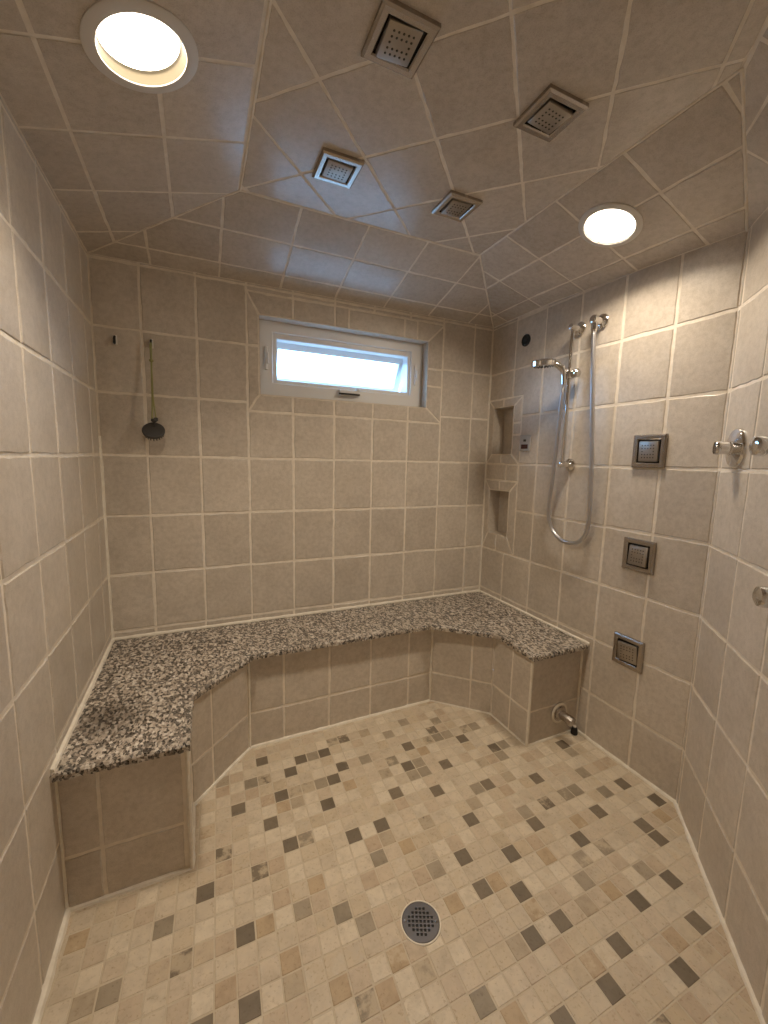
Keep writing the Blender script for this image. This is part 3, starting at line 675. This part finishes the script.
# floor drain
t = thing('floor_drain', 'round steel floor drain with square-hole grate in the mosaic floor', 'floor drain', M(3.455, 4.715, ZF)); bpy.context.view_layer.update()
bm = bmesh.new(); lathe(bm, [(.217, 0), (.216, .008), (.210, .012), (.202, .010), (.20, .0)], 56); link('rim', bm, CAULK, t, True)
bm = bmesh.new(); lathe(bm, [(.0, -.03), (.20, -.03), (.202, .006), (.192, .012), (.0, .012)], 56); g = link('grate', bm, STEEL, t, False)
bc = bmesh.new(); ca, sa = math.cos(-.42), math.sin(-.42)
for r_, n in ((3, 3), (2, 5), (1, 7), (0, 7), (-1, 7), (-2, 5), (-3, 3)):
    for c_ in range(n):
        x, y = (c_-(n-1)/2)*.041, r_*.041; box(bc, ((x*ca-y*sa)*S, (x*sa+y*ca)*S, .006*S), (.026*S, .026*S, .028*S), 0, Matrix.Rotation(-.42, 3, 'Z'))
cut(g, bc)
bm = bmesh.new(); lathe(bm, [(0, .0012), (.19, .0012)], 40); link('sump', bm, DARK, t)
for a in (-.42, math.pi-.42):
    bm = bmesh.new(); lathe(bm, [(.016, .012), (.014, .018), (0, .02)], 14, (.165*math.cos(a), .165*math.sin(a), 0)); link('screw', bm, CHROME, t, True)

# hooks and the brush on its cord
def hook(x, z, label):
    t = thing('wall_hook', label, 'hook', M(x, 0, z), Vn(0, 1), up, 'small hooks on the back wall')
    bm = bmesh.new(); box(bm, (0, 0, .012), (.062, .15, .024), .01); link('back_plate', bm, WHITEP, t, True)
    bm = bmesh.new(); tube(bm, spline([(0, .05, .02), (0, .03, .05), (0, -.03, .06), (0, -.06, .075), (0, -.045, .10)], 5), .018, 10); link('hook_arm', bm, BLACK, t, True)
hook(.297, 1.81, 'small white wall hook hanging empty, left of the brush'); hook(.800, 1.82, 'small white wall hook with a green cord looped over it')
t = thing('scrub_brush', 'round dark scrub brush hanging by a green cord on the back wall', 'brush', M(.79, .2, .42)); bpy.context.view_layer.update()
Rb = Matrix.Rotation(math.radians(52), 3, 'X')     # the disc hangs tilted, its back towards the room
bm = bmesh.new(); lathe(bm, [(0, .022), (.10, .02), (.155, .012), (.168, -.004), (.165, -.03), (0, -.03)], 36, (0, 0, 0), Rb); link('brush_head', bm, BRUSH, t, True)
bm = bmesh.new()
for rr_, n in ((.05, 8), (.10, 14), (.14, 20)):
    for i in range(n):
        a = 2*math.pi*i/n; c = Rb @ Vector((rr_*math.cos(a), rr_*math.sin(a), -.03)); d = Rb @ Vector((0, 0, -.07)); tube(bm, [c, c+d], [.011, .007], 6)
link('bristles', bm, BLACK, t)
bm = bmesh.new(); z1 = 1.36
tube(bm, spline([(.012, .118, 1.395), (.016, .085, 1.35), (.01, .08, 1.1), (.004, .06, .8), (.0, .03, .45), (-.012, .0, .17)], 8), .013, 8)
tube(bm, spline([(.012, .118, 1.395), (.0, .085, 1.34), (.006, .083, 1.1), (.012, .06, .8), (.015, .03, .5), (.045, .0, .17)], 8), .011, 8)
lathe(bm, [(0, .03), (.03, .015), (.033, -.01), (0, -.03)], 12, (.008, .08, 1.11)); link('cord', bm, CORD, t, True)
bm = bmesh.new(); lathe(bm, [(0, .03), (.045, .02), (.05, -.01), (.03, -.03), (0, -.035)], 14, (.015, .0, .16)); lathe(bm, [(0, .03), (.03, .02), (.03, -.03), (0, -.035)], 12, (.045, .0, .18)); tube(bm, [(.015, .0, .15), (.01, .03, .06)], .022, 8); link('knot', bm, BRUSH, t, True)

# ------------------------------------------------------------------ daylight, camera
w = bpy.data.worlds.new('daylight'); bpy.context.scene.world = w; w.use_nodes = True
bg = w.node_tree.nodes['Background']; wt = w.node_tree
tc = nd(wt, 'ShaderNodeTexCoord'); sx = nd(wt, 'ShaderNodeSeparateXYZ'); wt.links.new(tc.outputs['Generated'], sx.inputs[0])
wr = ramp(wt, [(.46, (.085, .15, .25)), (.52, (.27, .57, 1))])          # dim ground below the horizon, bright overcast sky above
mr = nd(wt, 'ShaderNodeMapRange'); mr.inputs['From Min'].default_value = -1; wt.links.new(sx.outputs['Z'], mr.inputs['Value']); wt.links.new(mr.outputs['Result'], wr.inputs['Fac'])
wt.links.new(wr.outputs['Color'], bg.inputs[0]); bg.inputs[1].default_value = 14

cam = bpy.data.cameras.new('camera'); co = bpy.data.objects.new('camera', cam); COL.objects.link(co)
cam.sensor_fit = 'VERTICAL'; cam.sensor_height = 36; cam.lens = 411.095/1024*36; cam.clip_start = .02
R_ = Vector((0.91278102, 0.40782128, 0.02264092)); U_ = Vector((0.0316395, -0.12586243, 0.99154304)); F_ = Vector((0.40722199, -0.90434532, -0.12778809))
wv = lambda q: Vector((q.x, -q.y, q.z)).normalized()
m3 = Matrix((wv(R_), wv(U_), -wv(F_))).transposed()
co.matrix_world = Matrix.Translation(M(1.44909, 7.97217, .03798)) @ m3.to_4x4()
sc = bpy.context.scene; sc.camera = co
sc.view_settings.view_transform = 'Standard'; sc.view_settings.look = 'None'; sc.view_settings.gamma = 1; sc.view_settings.use_curve_mapping = False
sc.view_settings.exposure = 0
sc.cycles.max_bounces = 10; sc.cycles.diffuse_bounces = 6; sc.cycles.glossy_bounces = 4; sc.cycles.sample_clamp_indirect = 6
